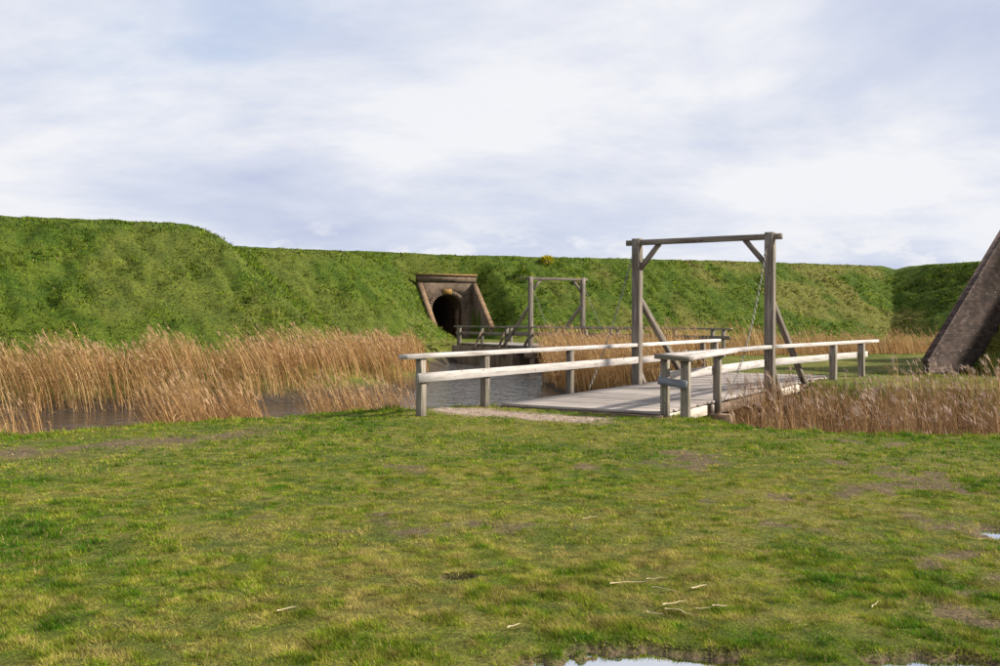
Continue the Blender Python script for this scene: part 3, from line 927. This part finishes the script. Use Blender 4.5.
def meadow(r0, r1, dens, wid, hmul, seg, name, label):
    half = math.radians(36)
    n = int(half * (r1 * r1 - r0 * r0) * dens)
    r = np.sqrt(rng.uniform(r0 * r0, r1 * r1, n)); a = rng.uniform(-half, half, n)
    x = np.sin(a) * r; y = np.cos(a) * r
    dn = sdf(NEAR, x, y)
    dm, sand = dirt_mask(x, y)
    patch = fbm(x, y, 0.8, 3, 14.0)
    clump = fbm(x, y, 6.0, 2, 31.0)
    thin = fbm(x, y, 3.2, 3, 120.0)
    keep = (dn > -0.55) & (rng.random(n) > dm * 0.92) & (rng.random(n) < 0.45 + 1.1 * clump) & (rng.random(n) < 1.2 - 0.35 * sstep(0.52, 0.72, thin))
    x, y, dm, patch, clump = x[keep], y[keep], dm[keep], patch[keep], clump[keep]
    z, *_ = terrain(x, y)
    q = (x - BL[0]) * BU[0] + (y - BL[1]) * BU[1]; rr_ = (x - BL[0]) * BV[0] + (y - BL[1]) * BV[1]
    ok = (z > -0.75) & ~((q > T0 - 0.04) & (rr_ > -0.05) & (rr_ < BW + 0.1) & (q < 8))
    x, y, z, dm, patch, clump = (v[ok] for v in (x, y, z, dm, patch, clump))
    n = len(x)
    lush = np.clip(sstep(0.48, 0.75, patch) * 0.45 + sstep(0.8, 4.5, -x - 0.2 * (y - 5)) * sstep(13, 5, y) * 0.75 * sstep(0.3, 0.6, fbm(x, y, 1.6, 3, 44.0)), 0, 1)
    edge = np.exp(-((sdf(NEAR, x, y) + 0.05) / 0.45) ** 2)
    H = (0.009 + 0.022 * rng.random(n) ** 1.6) * (0.55 + 0.85 * sstep(0.38, 0.72, fbm(x, y, 9.0, 2, 150.0))) * (0.55 + 0.7 * clump) * (1 - 0.25 * sstep(0.45, 0.62, fbm(x, y, 3.2, 3, 120.0))) * (1 + 1.2 * lush + 1.9 * edge * fbm(x, y, 2.0, 2, 170.0) * 1.6) * hmul
    yaw = rng.uniform(0, math.pi, n)
    la = rng.uniform(0, 2 * math.pi, n); lm = H * rng.uniform(0.2, 1.1, n)
    lean = np.stack([np.cos(la) * lm - 0.25 * H, np.sin(la) * lm], -1)
    t = 0.60 + 0.8 * (fbm(x, y, 0.33, 3, 50.0) - 0.5) + 0.7 * (fbm(x, y, 1.4, 3, 77.0) - 0.5) + 1.5 * (fbm(x, y, 7.0, 3, 90.0) - 0.5) + 0.6 * (rng.random(n) - 0.5) - 0.42 * lush + 0.25 * dm - 0.10 * edge
    Cc = pick([(0.047, 0.122, 0.006), (0.098, 0.178, 0.009), (0.168, 0.225, 0.014), (0.248, 0.252, 0.027), (0.320, 0.268, 0.078)], t)
    dry = rng.random(n) < (0.07 + 0.16 * dm)
    Cc[dry] = np.array([0.34, 0.25, 0.12]) * rng.uniform(0.7, 1.2, (dry.sum(), 1))
    Cc *= rng.uniform(0.65, 1.3, (n, 1)) * (0.40 + 1.3 * fbm(x, y, 11.0, 2, 140.0))[:, None]
    P = np.stack([x, y, z - 0.004], -1)
    return blades(name, P, H, np.full(n, wid) * rng.uniform(0.7, 1.3, n), lean, yaw, Cc, M_BLADE, seg, kind='stuff', label=label, category='grass')
meadow(3.9, 7.2, 27000, 0.0058, 1.05, 1, 'meadow_grass', 'short close-cropped grass at the front of the worn meadow')
meadow(7.2, 11.5, 9000, 0.0085, 1.05, 1, 'meadow_grass', 'short grass across the middle of the meadow')
meadow(11.5, 20.5, 2500, 0.014, 1.25, 1, 'meadow_grass', 'short grass along the meadow edge by the moat')

def slope_grass():
    # tufts all over ramparts, berms, island and mound, sized with distance from the moat path
    bands = [(20, 34, 110, 0.15, 0.026), (34, 50, 112, 0.19, 0.042), (50, 72, 58, 0.24, 0.062), (72, 104, 36, 0.28, 0.085)]
    out = []
    half = math.radians(34)
    for (r0, r1, dens, h, w) in bands:
        n = int(half * (r1 * r1 - r0 * r0) * dens)
        r = np.sqrt(rng.uniform(r0 * r0, r1 * r1, n)); a = rng.uniform(-half, half, n)
        x = np.sin(a) * r; y = np.cos(a) * r
        z, dn, di, df, R, u, v = terrain(x, y)
        e = 0.16
        zx = (terrain(x + e, y)[0] - z) / e; zy = (terrain(x, y + e)[0] - z) / e
        face = -(zx * (-x) + zy * (-y)) / r + (EYE - z) / r      # > 0: seen from the meadow
        q = (x - BL[0]) * BU[0] + (y - BL[1]) * BU[1]; rb = (x - BL[0]) * BV[0] + (y - BL[1]) * BV[1]
        onb = (q > -7) & (q < 6.5) & (rb > -0.1) & (rb < BW + 0.1)
        q2 = (x - B2L[0]) * B2U[0] + (y - B2L[1]) * B2U[1]; r2 = (x - B2L[0]) * B2V[0] + (y - B2L[1]) * B2V[1]
        onb |= (q2 > S0) & (q2 < S1) & (r2 > -0.1) & (r2 < B2W + 0.1)
        trench = (np.abs(u) < 2.6) & (v > -1.5) & (v < 8)
        s = (x - WB[0]) * WD[0] + (y - WB[1]) * WD[1]; tw = (x - WB[0]) * WN[0] + (y - WB[1]) * WN[1]
        onw = (tw > -0.4) & (tw < 0.4) & (s > -0.3)
        steep = np.hypot(zx, zy)
        clus = fbm(x, y, 1.7, 2, 66.0)
        keep = (rng.random(n) < 0.55 + 1.2 * sstep(0.38, 0.62, clus)) & ((di > -0.6) | (df > -0.6)) & (dn < -0.5) & (face > -0.12) & (z > -0.6) & ~onb & ~trench & ~onw & (steep < 2.2)
        # fewer blades on the flat lawn of the island and berms
        x, y, z, zx, zy, R, di = (k[keep] for k in (x, y, z, zx, zy, R, di))
        n = len(x)
        flat = np.hypot(zx, zy) < 0.22
        sw = (x - WB[0]) * WD[0] + (y - WB[1]) * WD[1]; tw = (x - WB[0]) * WN[0] + (y - WB[1]) * WN[1]
        foot = np.exp(-((tw + 0.7) / 0.45) ** 2) * (sw > -1) * (sw < 4) + np.exp(-((sw + 0.5) / 0.35) ** 2) * (np.abs(tw) < 1.2)
        shore = np.exp(-((di - 0.1) / 0.5) ** 2)
        grow = 1 + (3.2 * foot + 1.8 * shore) * np.where(flat, 1.0, 0.35) * rng.uniform(0.2, 1.2, n)
        yel = sstep(0.50, 0.64, fbm(x, y, 0.22, 4, 21.0))
        lumpy = fbm(x, y, 0.9, 3, 33.0)
        lay = np.stack([-zx, -zy, np.ones(n)], -1) + rng.normal(0, 0.38, (n, 3))
        lay /= np.linalg.norm(lay, axis=1)[:, None]
        for k in range(3):
            H = h * rng.uniform(0.4, 1.1, n) * np.where(flat, 0.22, 0.32 + 0.38 * sstep(0.35, 0.65, lumpy))
            H = H * grow
            g = np.stack([zx, zy], -1)
            lean = -g * (H * rng.uniform(0.7, 1.5, n))[:, None] + rng.normal(0, 0.35, (n, 2)) * H[:, None] + np.array([-0.45, 0.0]) * H[:, None]
            P = np.stack([x + rng.normal(0, 0.10, n), y + rng.normal(0, 0.10, n), z - 0.03], -1)
            yel = yel * (0.35 + 0.65 * sstep(2, 14, x))
            t = 0.25 + 0.26 * (fbm(x, y, 0.5, 3, 60.0) - 0.5) + 0.55 * (fbm(x, y, 2.0, 2, 61.0) - 0.5) + 0.40 * rng.random(n) - 0.02 + 0.20 * yel
            Cc = pick([(0.044, 0.100, 0.004), (0.077, 0.146, 0.006), (0.120, 0.182, 0.008), (0.178, 0.210, 0.013), (0.240, 0.212, 0.042)], t)
            dry = rng.random(n) < (0.03 + 0.30 * yel * sstep(0.45, 0.6, lumpy))
            Cc[dry] = np.array([0.33, 0.25, 0.11]) * rng.uniform(0.7, 1.15, (dry.sum(), 1))
            Cc *= rng.uniform(0.60, 1.30, (n, 1)) * (0.35 + 1.5 * fbm(x, y, 2.6, 3, 160.0))[:, None]  # clump noise puts the dark shade between tufts into the blade colour
            out.append((P, H, w * rng.uniform(0.6, 1.4, n), lean, rng.uniform(0, math.pi, n), Cc, di > -0.6, lay))
    P, H, W_, ln, yw, Cc, isl, ly = (np.concatenate([o[i] for o in out]) for i in range(8))
    blades('rampart_grass', P[~isl], H[~isl], W_[~isl], ln[~isl], yw[~isl], Cc[~isl], M_TUFT, 1, ly[~isl], kind='stuff',
           label='tufted green grass hanging down the rampart slopes', category='grass')
    blades('island_grass', P[isl], H[isl], W_[isl], ln[isl], yw[isl], Cc[isl], M_TUFT, 1, ly[isl], kind='stuff',
           label='grass covering the island and its mound', category='grass')
slope_grass()

REED_PAL = [(0.115, 0.056, 0.020), (0.28, 0.148, 0.056), (0.43, 0.250, 0.100), (0.53, 0.340, 0.150), (0.60, 0.43, 0.215)]
def reed_bed(name, label, region, n, hmin, hmax, lean0, width, leaves, plume, pal=REED_PAL, tone=0.0, plume_col=(0.44, 0.29, 0.17), ref=WATER):
    """region(n) -> x, y inside the bed. Each reed: a two-ribbon stem in three joints, drooping leaves, a feathery head"""
    x, y = region(n)
    z, *_ = terrain(x, y)
    ok = z < 0.35
    x, y, z = x[ok], y[ok], np.maximum(z[ok], -1.4)
    n = len(x)
    cl = fbm(x, y, 1.1, 3, 70.0)
    H = rng.uniform(hmin, hmax, n) * (0.55 + 0.9 * cl) - 0.9 * np.maximum(0, z - ref)
    H = np.maximum(H, 0.25)
    short = rng.random(n) < 0.22
    H[short] *= rng.uniform(0.35, 0.8, short.sum())
    la = rng.normal(0, 1, n)
    lean = np.stack([-(lean0 + 0.10 * rng.normal(0, 1, n)) * H * (0.5 + cl), 0.12 * rng.normal(0, 1, n) * H], -1)
    yaw = rng.uniform(-0.9, 0.9, n)
    t = np.clip(0.5 + 0.6 * (cl - 0.5) + 0.26 * rng.normal(0, 1, n) + tone, 0, 1)
    Cs = pick(pal, t)
    curve = [0.0, 0.18, 0.52, 1.0]
    Vs, Ts, Cs_all, off = [], [], [], 0
    fr = [0.0, 0.36, 0.70, 1.0]
    wd = [1.0, 0.9, 0.7, 0.4]
    base = np.stack([x, y, z - 0.05], -1)
    def pos(f):
        c = np.interp(f, fr, curve)
        return base + np.stack([lean[:, 0] * c, lean[:, 1] * c, H * f], -1)
    SV = np.zeros((n, 8, 3), np.float32)
    w3 = np.stack([np.cos(yaw), np.sin(yaw), 0 * yaw], -1) * (width * rng.uniform(0.7, 1.3, n))[:, None] * 0.5
    for k in range(4):
        p = pos(np.full(n, fr[k]))
        SV[:, 2 * k] = p - w3 * wd[k]; SV[:, 2 * k + 1] = p + w3 * wd[k]
    tri = np.array([[0, 1, 3], [0, 3, 2], [2, 3, 5], [2, 5, 4], [4, 5, 7], [4, 7, 6]])
    Vs.append(SV.reshape(-1, 3)); Ts.append((tri[None] + (np.arange(n) * 8)[:, None, None]).reshape(-1, 3)); off += 8 * n
    Cs_all.append(np.repeat(Cs, 8, 0))
    for k in range(leaves):
        f = rng.uniform(0.15, 0.9, n)
        p = pos(f)
        a = rng.uniform(0, 2 * math.pi, n); ll = rng.uniform(0.22, 0.50, n) * np.minimum(1, H)
        d = np.stack([np.cos(a) * 0.75 - 0.45, np.sin(a) * 0.7, rng.uniform(-0.35, 0.75, n)], -1) * ll[:, None]
        wv = np.stack([-np.sin(a), np.cos(a), 0 * a], -1) * (width * 0.75)
        LV = np.zeros((n, 4, 3), np.float32)
        LV[:, 0] = p; LV[:, 1] = p + d * 0.5 + wv * 0.6 + np.array([0, 0, 0.03]); LV[:, 2] = p + d * 0.5 - wv * 0.6 + np.array([0, 0, 0.03])
        LV[:, 3] = p + d + np.array([0, 0, -0.06])
        tr = np.array([[0, 2, 1], [1, 2, 3]])
        Vs.append(LV.reshape(-1, 3)); Ts.append((tr[None] + (off + np.arange(n) * 4)[:, None, None]).reshape(-1, 3)); off += 4 * n
        Cs_all.append(np.repeat(pick(pal, np.clip(t + rng.normal(0, 0.2, n), 0, 1)), 4, 0))
    if plume > 0:
        m = (rng.random(n) < plume) & ~short
        p = pos(np.full(n, 0.93))[m]; mm = m.sum()
        for k in range(6):
            a = rng.uniform(0, 2 * math.pi, mm); ll = rng.uniform(0.10, 0.24, mm)
            d = np.stack([np.cos(a) * 0.30 - 0.5, np.sin(a) * 0.30, rng.uniform(0.2, 1.0, mm)], -1) * ll[:, None]
            wv = np.stack([-np.sin(a), np.cos(a), 0.3 + 0 * a], -1) * (0.005 + width * 0.35)
            LV = np.zeros((mm, 4, 3), np.float32)
            LV[:, 0] = p; LV[:, 1] = p + d * 0.55 + wv; LV[:, 2] = p + d * 0.55 - wv; LV[:, 3] = p + d
            tr = np.array([[0, 2, 1], [1, 2, 3]])
            Vs.append(LV.reshape(-1, 3)); Ts.append((tr[None] + (off + np.arange(mm) * 4)[:, None, None]).reshape(-1, 3)); off += 4 * mm
            Cs_all.append(np.repeat(np.array(plume_col) * rng.uniform(0.7, 1.3, (mm, 1)), 4, 0))
    V = np.concatenate(Vs); T = np.concatenate(Ts).reshape(-1)
    me = mesh_arrays(name, V, T, np.full(len(T) // 3, 3))
    add_color(me, 'col', np.concatenate(Cs_all))
    return link(name, me, M_REED, None, None, kind='stuff', label=label, category='reeds')

def band(path, w0, w1, jitter=0.0, gap=None):
    """points spread beside a polyline, between the offsets w0..w1 to its left"""
    P = np.array(path, float); sg = P[1:] - P[:-1]; ln = np.hypot(sg[:, 0], sg[:, 1]); cum = np.concatenate([[0], np.cumsum(ln)])
    def f(n):
        s = rng.uniform(0, cum[-1], n)
        i = np.clip(np.searchsorted(cum, s) - 1, 0, len(sg) - 1)
        t = (s - cum[i]) / ln[i]
        base = P[i] + sg[i] * t[:, None]
        nr = np.stack([-sg[i][:, 1], sg[i][:, 0]], -1) / ln[i][:, None]
        o = rng.uniform(w0, w1, n) + jitter * (fbm(base[:, 0], base[:, 1], 0.8, 3, 5.0) - 0.5)
        p = base + nr * o[:, None]
        x, y = p[:, 0], p[:, 1]
        if gap is not None:
            k = gap(x, y); x, y = x[k], y[k]
        return x, y
    return f
# far bank at the left
reed_bed('reed_bed', 'tall tan reeds along the foot of the left grassy bastion', band([(-22, 20.6), (-14.0, 25.4), (-11.0, 26.8), (-6.0, 30.2), (-3.4, 34.5)], -0.25, 2.7, 0.9),
         6400, 1.45, 2.0, 0.32, 0.014, 3, 0.25)
# near clumps at the left: standing in the water behind the meadow's edge
reed_bed('reed_bed', 'tan reed clump at the water edge at the far end of the worn strip', band([(-11.5, 12.6), (-8.1, 15.2), (-7.35, 15.9)], -0.2, 1.1, 0.5),
         900, 1.5, 1.95, 0.24, 0.011, 3, 0.2)
reed_bed('reed_bed', 'tan reed clump rising between two gaps of open water', band([(-6.0, 17.4), (-4.2, 18.5)], 0.0, 2.0, 0.5),
         1150, 1.5, 2.0, 0.30, 0.011, 3, 0.2)
reed_bed('reed_bed', 'reed clump beside the first post of the left railing', band([(-3.0, 20.6), (-1.85, 21.8)], -0.3, 2.2, 0.8),
         650, 1.3, 1.8, 0.26, 0.011, 3, 0.2)
reed_bed('reed_bed', 'orange-tan reeds on the bank below the tunnel approach', band([(-4.4, 36.0), (-4.0, 44.0)], -0.8, 1.4, 0.8),
         1700, 1.4, 1.9, 0.22, 0.02, 3, 0.2)
# island shore between the bridges
reed_bed('reed_bed', 'orange reeds on the island shore between the two drawbridges', band([(3.0, 41.2), (2.1, 37.5), (2.5, 33.0), (4.0, 29.0), (5.0, 27.4)], -0.3, 2.0, 0.6),
         3800, 1.4, 2.0, 0.20, 0.015, 3, 0.2, tone=0.02)
# beyond the island
reed_bed('reed_bed', 'distant reed belt between the island lawn and the long rampart', band([(8.5, 44.6), (13, 46.0), (21, 48.2), (34, 49.2), (40, 48.0)], -0.3, 3.6, 1.0),
         8500, 1.7, 2.3, 0.24, 0.022, 2, 0.3, tone=0.03)
# right foreground moat
def right_moat(n):
    x = rng.uniform(3.9, 15.0, n); y = rng.uniform(14.6, 23.5, n)
    q = (x - BL[0]) * BU[0] + (y - BL[1]) * BU[1]; r = (x - BL[0]) * BV[0] + (y - BL[1]) * BV[1]
    d1 = sdf(NEAR, x, y); d2 = sdf(ISLE, x, y)
    k = (x / y > 0.247) & (d1 < -0.35) & (d2 < 0.1) & ((r > BW + 0.15) | ((r > BW - 1.2) & (q > -3.4)))
    return x[k], y[k]
reed_bed('reed_bed', 'brown reeds with pale pinkish heads filling the moat right of the near drawbridge', right_moat, 6800, 1.2, 1.75, 0.05, 0.011, 2, 0.14,
         pal=[(0.040, 0.021, 0.010), (0.115, 0.058, 0.025), (0.22, 0.120, 0.052), (0.34, 0.200, 0.092), (0.46, 0.30, 0.15)], plume_col=(0.46, 0.33, 0.26), ref=-1.4)
reed_bed('reed_bed', 'pale feathery reed heads along the island edge in front of the brick wall', band([(9.6, 23.4), (11, 22.2), (15, 21.0), (20, 20.4)], -0.5, 1.0, 0.5),
         500, 1.0, 1.4, 0.12, 0.010, 2, 0.7, plume_col=(0.50, 0.39, 0.30))

# ------------------------------------------------------------------ gorse bushes on the curtain
def bush(label, x, y, r, h, yellow, n=900):
    z = float(terrain(np.array([x]), np.array([y]))[0][0])
    b = thing('gorse_bush', (x, y, z), label=label, category='bush', group='bushes on the long rampart')
    d = rng.normal(0, 1, (n, 3)); d /= np.linalg.norm(d, axis=1)[:, None]
    rr_ = rng.uniform(0.35, 1.0, n) ** 0.5
    lob = 0.75 + 0.5 * fbm(d[:, 0] * 3 + x, d[:, 1] * 3 + d[:, 2] * 2, 1.0, 3)
    p = d * (rr_ * lob)[:, None] * np.array([r, r, h * 0.6]) + np.array([x, y, z + h * 0.45])
    Hh = rng.uniform(0.05, 0.13, n)
    Cc = pick([(0.035, 0.075, 0.008), (0.07, 0.12, 0.012), (0.12, 0.17, 0.02)], rng.random(n))
    m = rng.random(n) < yellow
    Cc[m] = np.array([0.62, 0.52, 0.02]) * rng.uniform(0.7, 1.1, (m.sum(), 1))
    k = 3
    yw = rng.uniform(0, math.pi, n); Wd = 0.09
    V = np.zeros((n, 3, 3)); w = np.stack([np.cos(yw), np.sin(yw), 0 * yw], -1) * Wd / 2
    V[:, 0] = p - w; V[:, 1] = p + w; V[:, 2] = p + d * Hh[:, None] * 1.5 + np.array([0, 0, 0.05])
    me = mesh_arrays('crown', V.reshape(-1, 3), np.arange(3 * n), np.full(n, 3))
    add_color(me, 'col', np.repeat(Cc, 3, 0))
    link('crown', me, M_BLADE, b, None, kind='stuff')
    for q in range(4):
        a = q * 1.6 + 0.3
        beam('stem', (x, y, z - 0.1), (x + 0.5 * r * math.cos(a), y + 0.5 * r * math.sin(a), z + h * 0.55), 0.035, 0.035, M_OLD, b)
def on_slope(px, py, y0=66.0, y1=96.0):
    """first point of the rampart met along a bearing"""
    ys = np.linspace(y0, y1, 600); xs = (px - 500) / F_PX * ys
    zs = EYE - (py - HORIZON) / F_PX * ys
    h = terrain(xs, ys)[0]
    i = int(np.argmax(h > zs))
    return float(xs[i]), float(ys[i])
bush('yellow flowering gorse bush high on the long rampart', *on_slope(547, 264), 0.55, 0.6, 0.7)
bush('green leafy bush on the rampart left of the far gate frame', *on_slope(522, 281), 0.75, 0.9, 0.03)
bush('small yellow gorse bush behind the crossbeam of the far gate frame', *on_slope(578, 284), 0.35, 0.4, 0.7, 400)

# ------------------------------------------------------------------ dry stems lying on the meadow
def stem(px, py, length, yaw, bend, thick, label):
    zz = -0.07
    y = (EYE - zz) * F_PX / (py - HORIZON); x = (px - 500) / F_PX * y
    r = random.Random(int(px * 7 + py))
    pts = []
    n = 6
    a = yaw
    cx, cy = -length / 2 * math.cos(yaw), -length / 2 * math.sin(yaw)
    for k in range(n + 1):
        wx, wy = x + cx, y + cy
        wz = float(terrain(np.array([wx]), np.array([wy]))[0][0]) + 0.022 + 0.010 * r.random()
        pts.append(Vector((wx, wy, wz)))
        a += bend / n + r.uniform(-0.18, 0.18)
        cx += length / n * math.cos(a); cy += length / n * math.sin(a)
    V, Fl, S = [], [], []
    for k, p in enumerate(pts):
        d = (pts[min(k + 1, n)] - pts[max(k - 1, 0)]).normalized()
        sd = d.cross(Vector((0, 0, 1))).normalized(); up = sd.cross(d)
        w = thick * (1.0 - 0.55 * k / n)
        for j in range(5):
            th = 2 * math.pi * j / 5
            V.append(tuple(p + sd * (w * math.cos(th)) + up * (0.55 * w * math.sin(th))))
    for k in range(n):
        for j in range(5):
            Fl += [k * 5 + j, k * 5 + (j + 1) % 5, (k + 1) * 5 + (j + 1) % 5, (k + 1) * 5 + j]; S.append(4)
    Fl += [0, 1, 2, 3, 4]; S.append(5); Fl += [n * 5 + j for j in range(5)][::-1]; S.append(5)
    link('dry_stem', mesh_arrays('dry_stem', V, Fl, S), M_STRAW, None, None, label=label, category='dry stem', group='dry reed stems lying on the meadow')
STEMS = [(626, 583, 0.26, 0.55, 0.1, 0.006, 'long straight pale dry stem lying on the meadow, left of the scattered group'),
         (658, 581, 0.15, 0.1, 0.1, 0.004, 'thin faint dry stem above the scattered group of stems on the meadow'),
         (667, 592, 0.20, -0.6, 0.3, 0.004, 'thin brownish dry stem just above the forked pair on the meadow'),
         (674, 607, 0.20, 0.7, -0.6, 0.006, 'upper stem of the forked pair of dry stems on the meadow'),
         (683, 614, 0.20, -0.15, -1.0, 0.006, 'bent lower stem of the forked pair of dry stems on the meadow'),
         (700, 591, 0.13, 0.5, 0.2, 0.008, 'short thick pale dry leaf right of the forked stems'),
         (704, 612, 0.11, 0.4, 0.0, 0.004, 'thin short dry stem right of the forked stems'),
         (652, 619, 0.11, -1.2, 0.9, 0.006, 'small curled pale dry leaf left of the forked stems'),
         (722, 611, 0.10, -0.2, 0.3, 0.008, 'short flat pale dry leaf beside the thin short stem'),
         (877, 610, 0.14, 0.9, 0.1, 0.004, 'lone thin dry stem on the bare right part of the meadow'),
         (591, 521, 0.17, 0.5, 0.1, 0.005, 'lone dry stem on the middle of the meadow'),
         (286, 611, 0.12, 0.5, 0.6, 0.007, 'lone whitish curled leaf on the lush left grass'),
         (515, 630, 0.09, 0.4, 0.4, 0.007, 'small pale curled leaf by the left end of the large puddle')]
for s in STEMS:
    stem(*s)
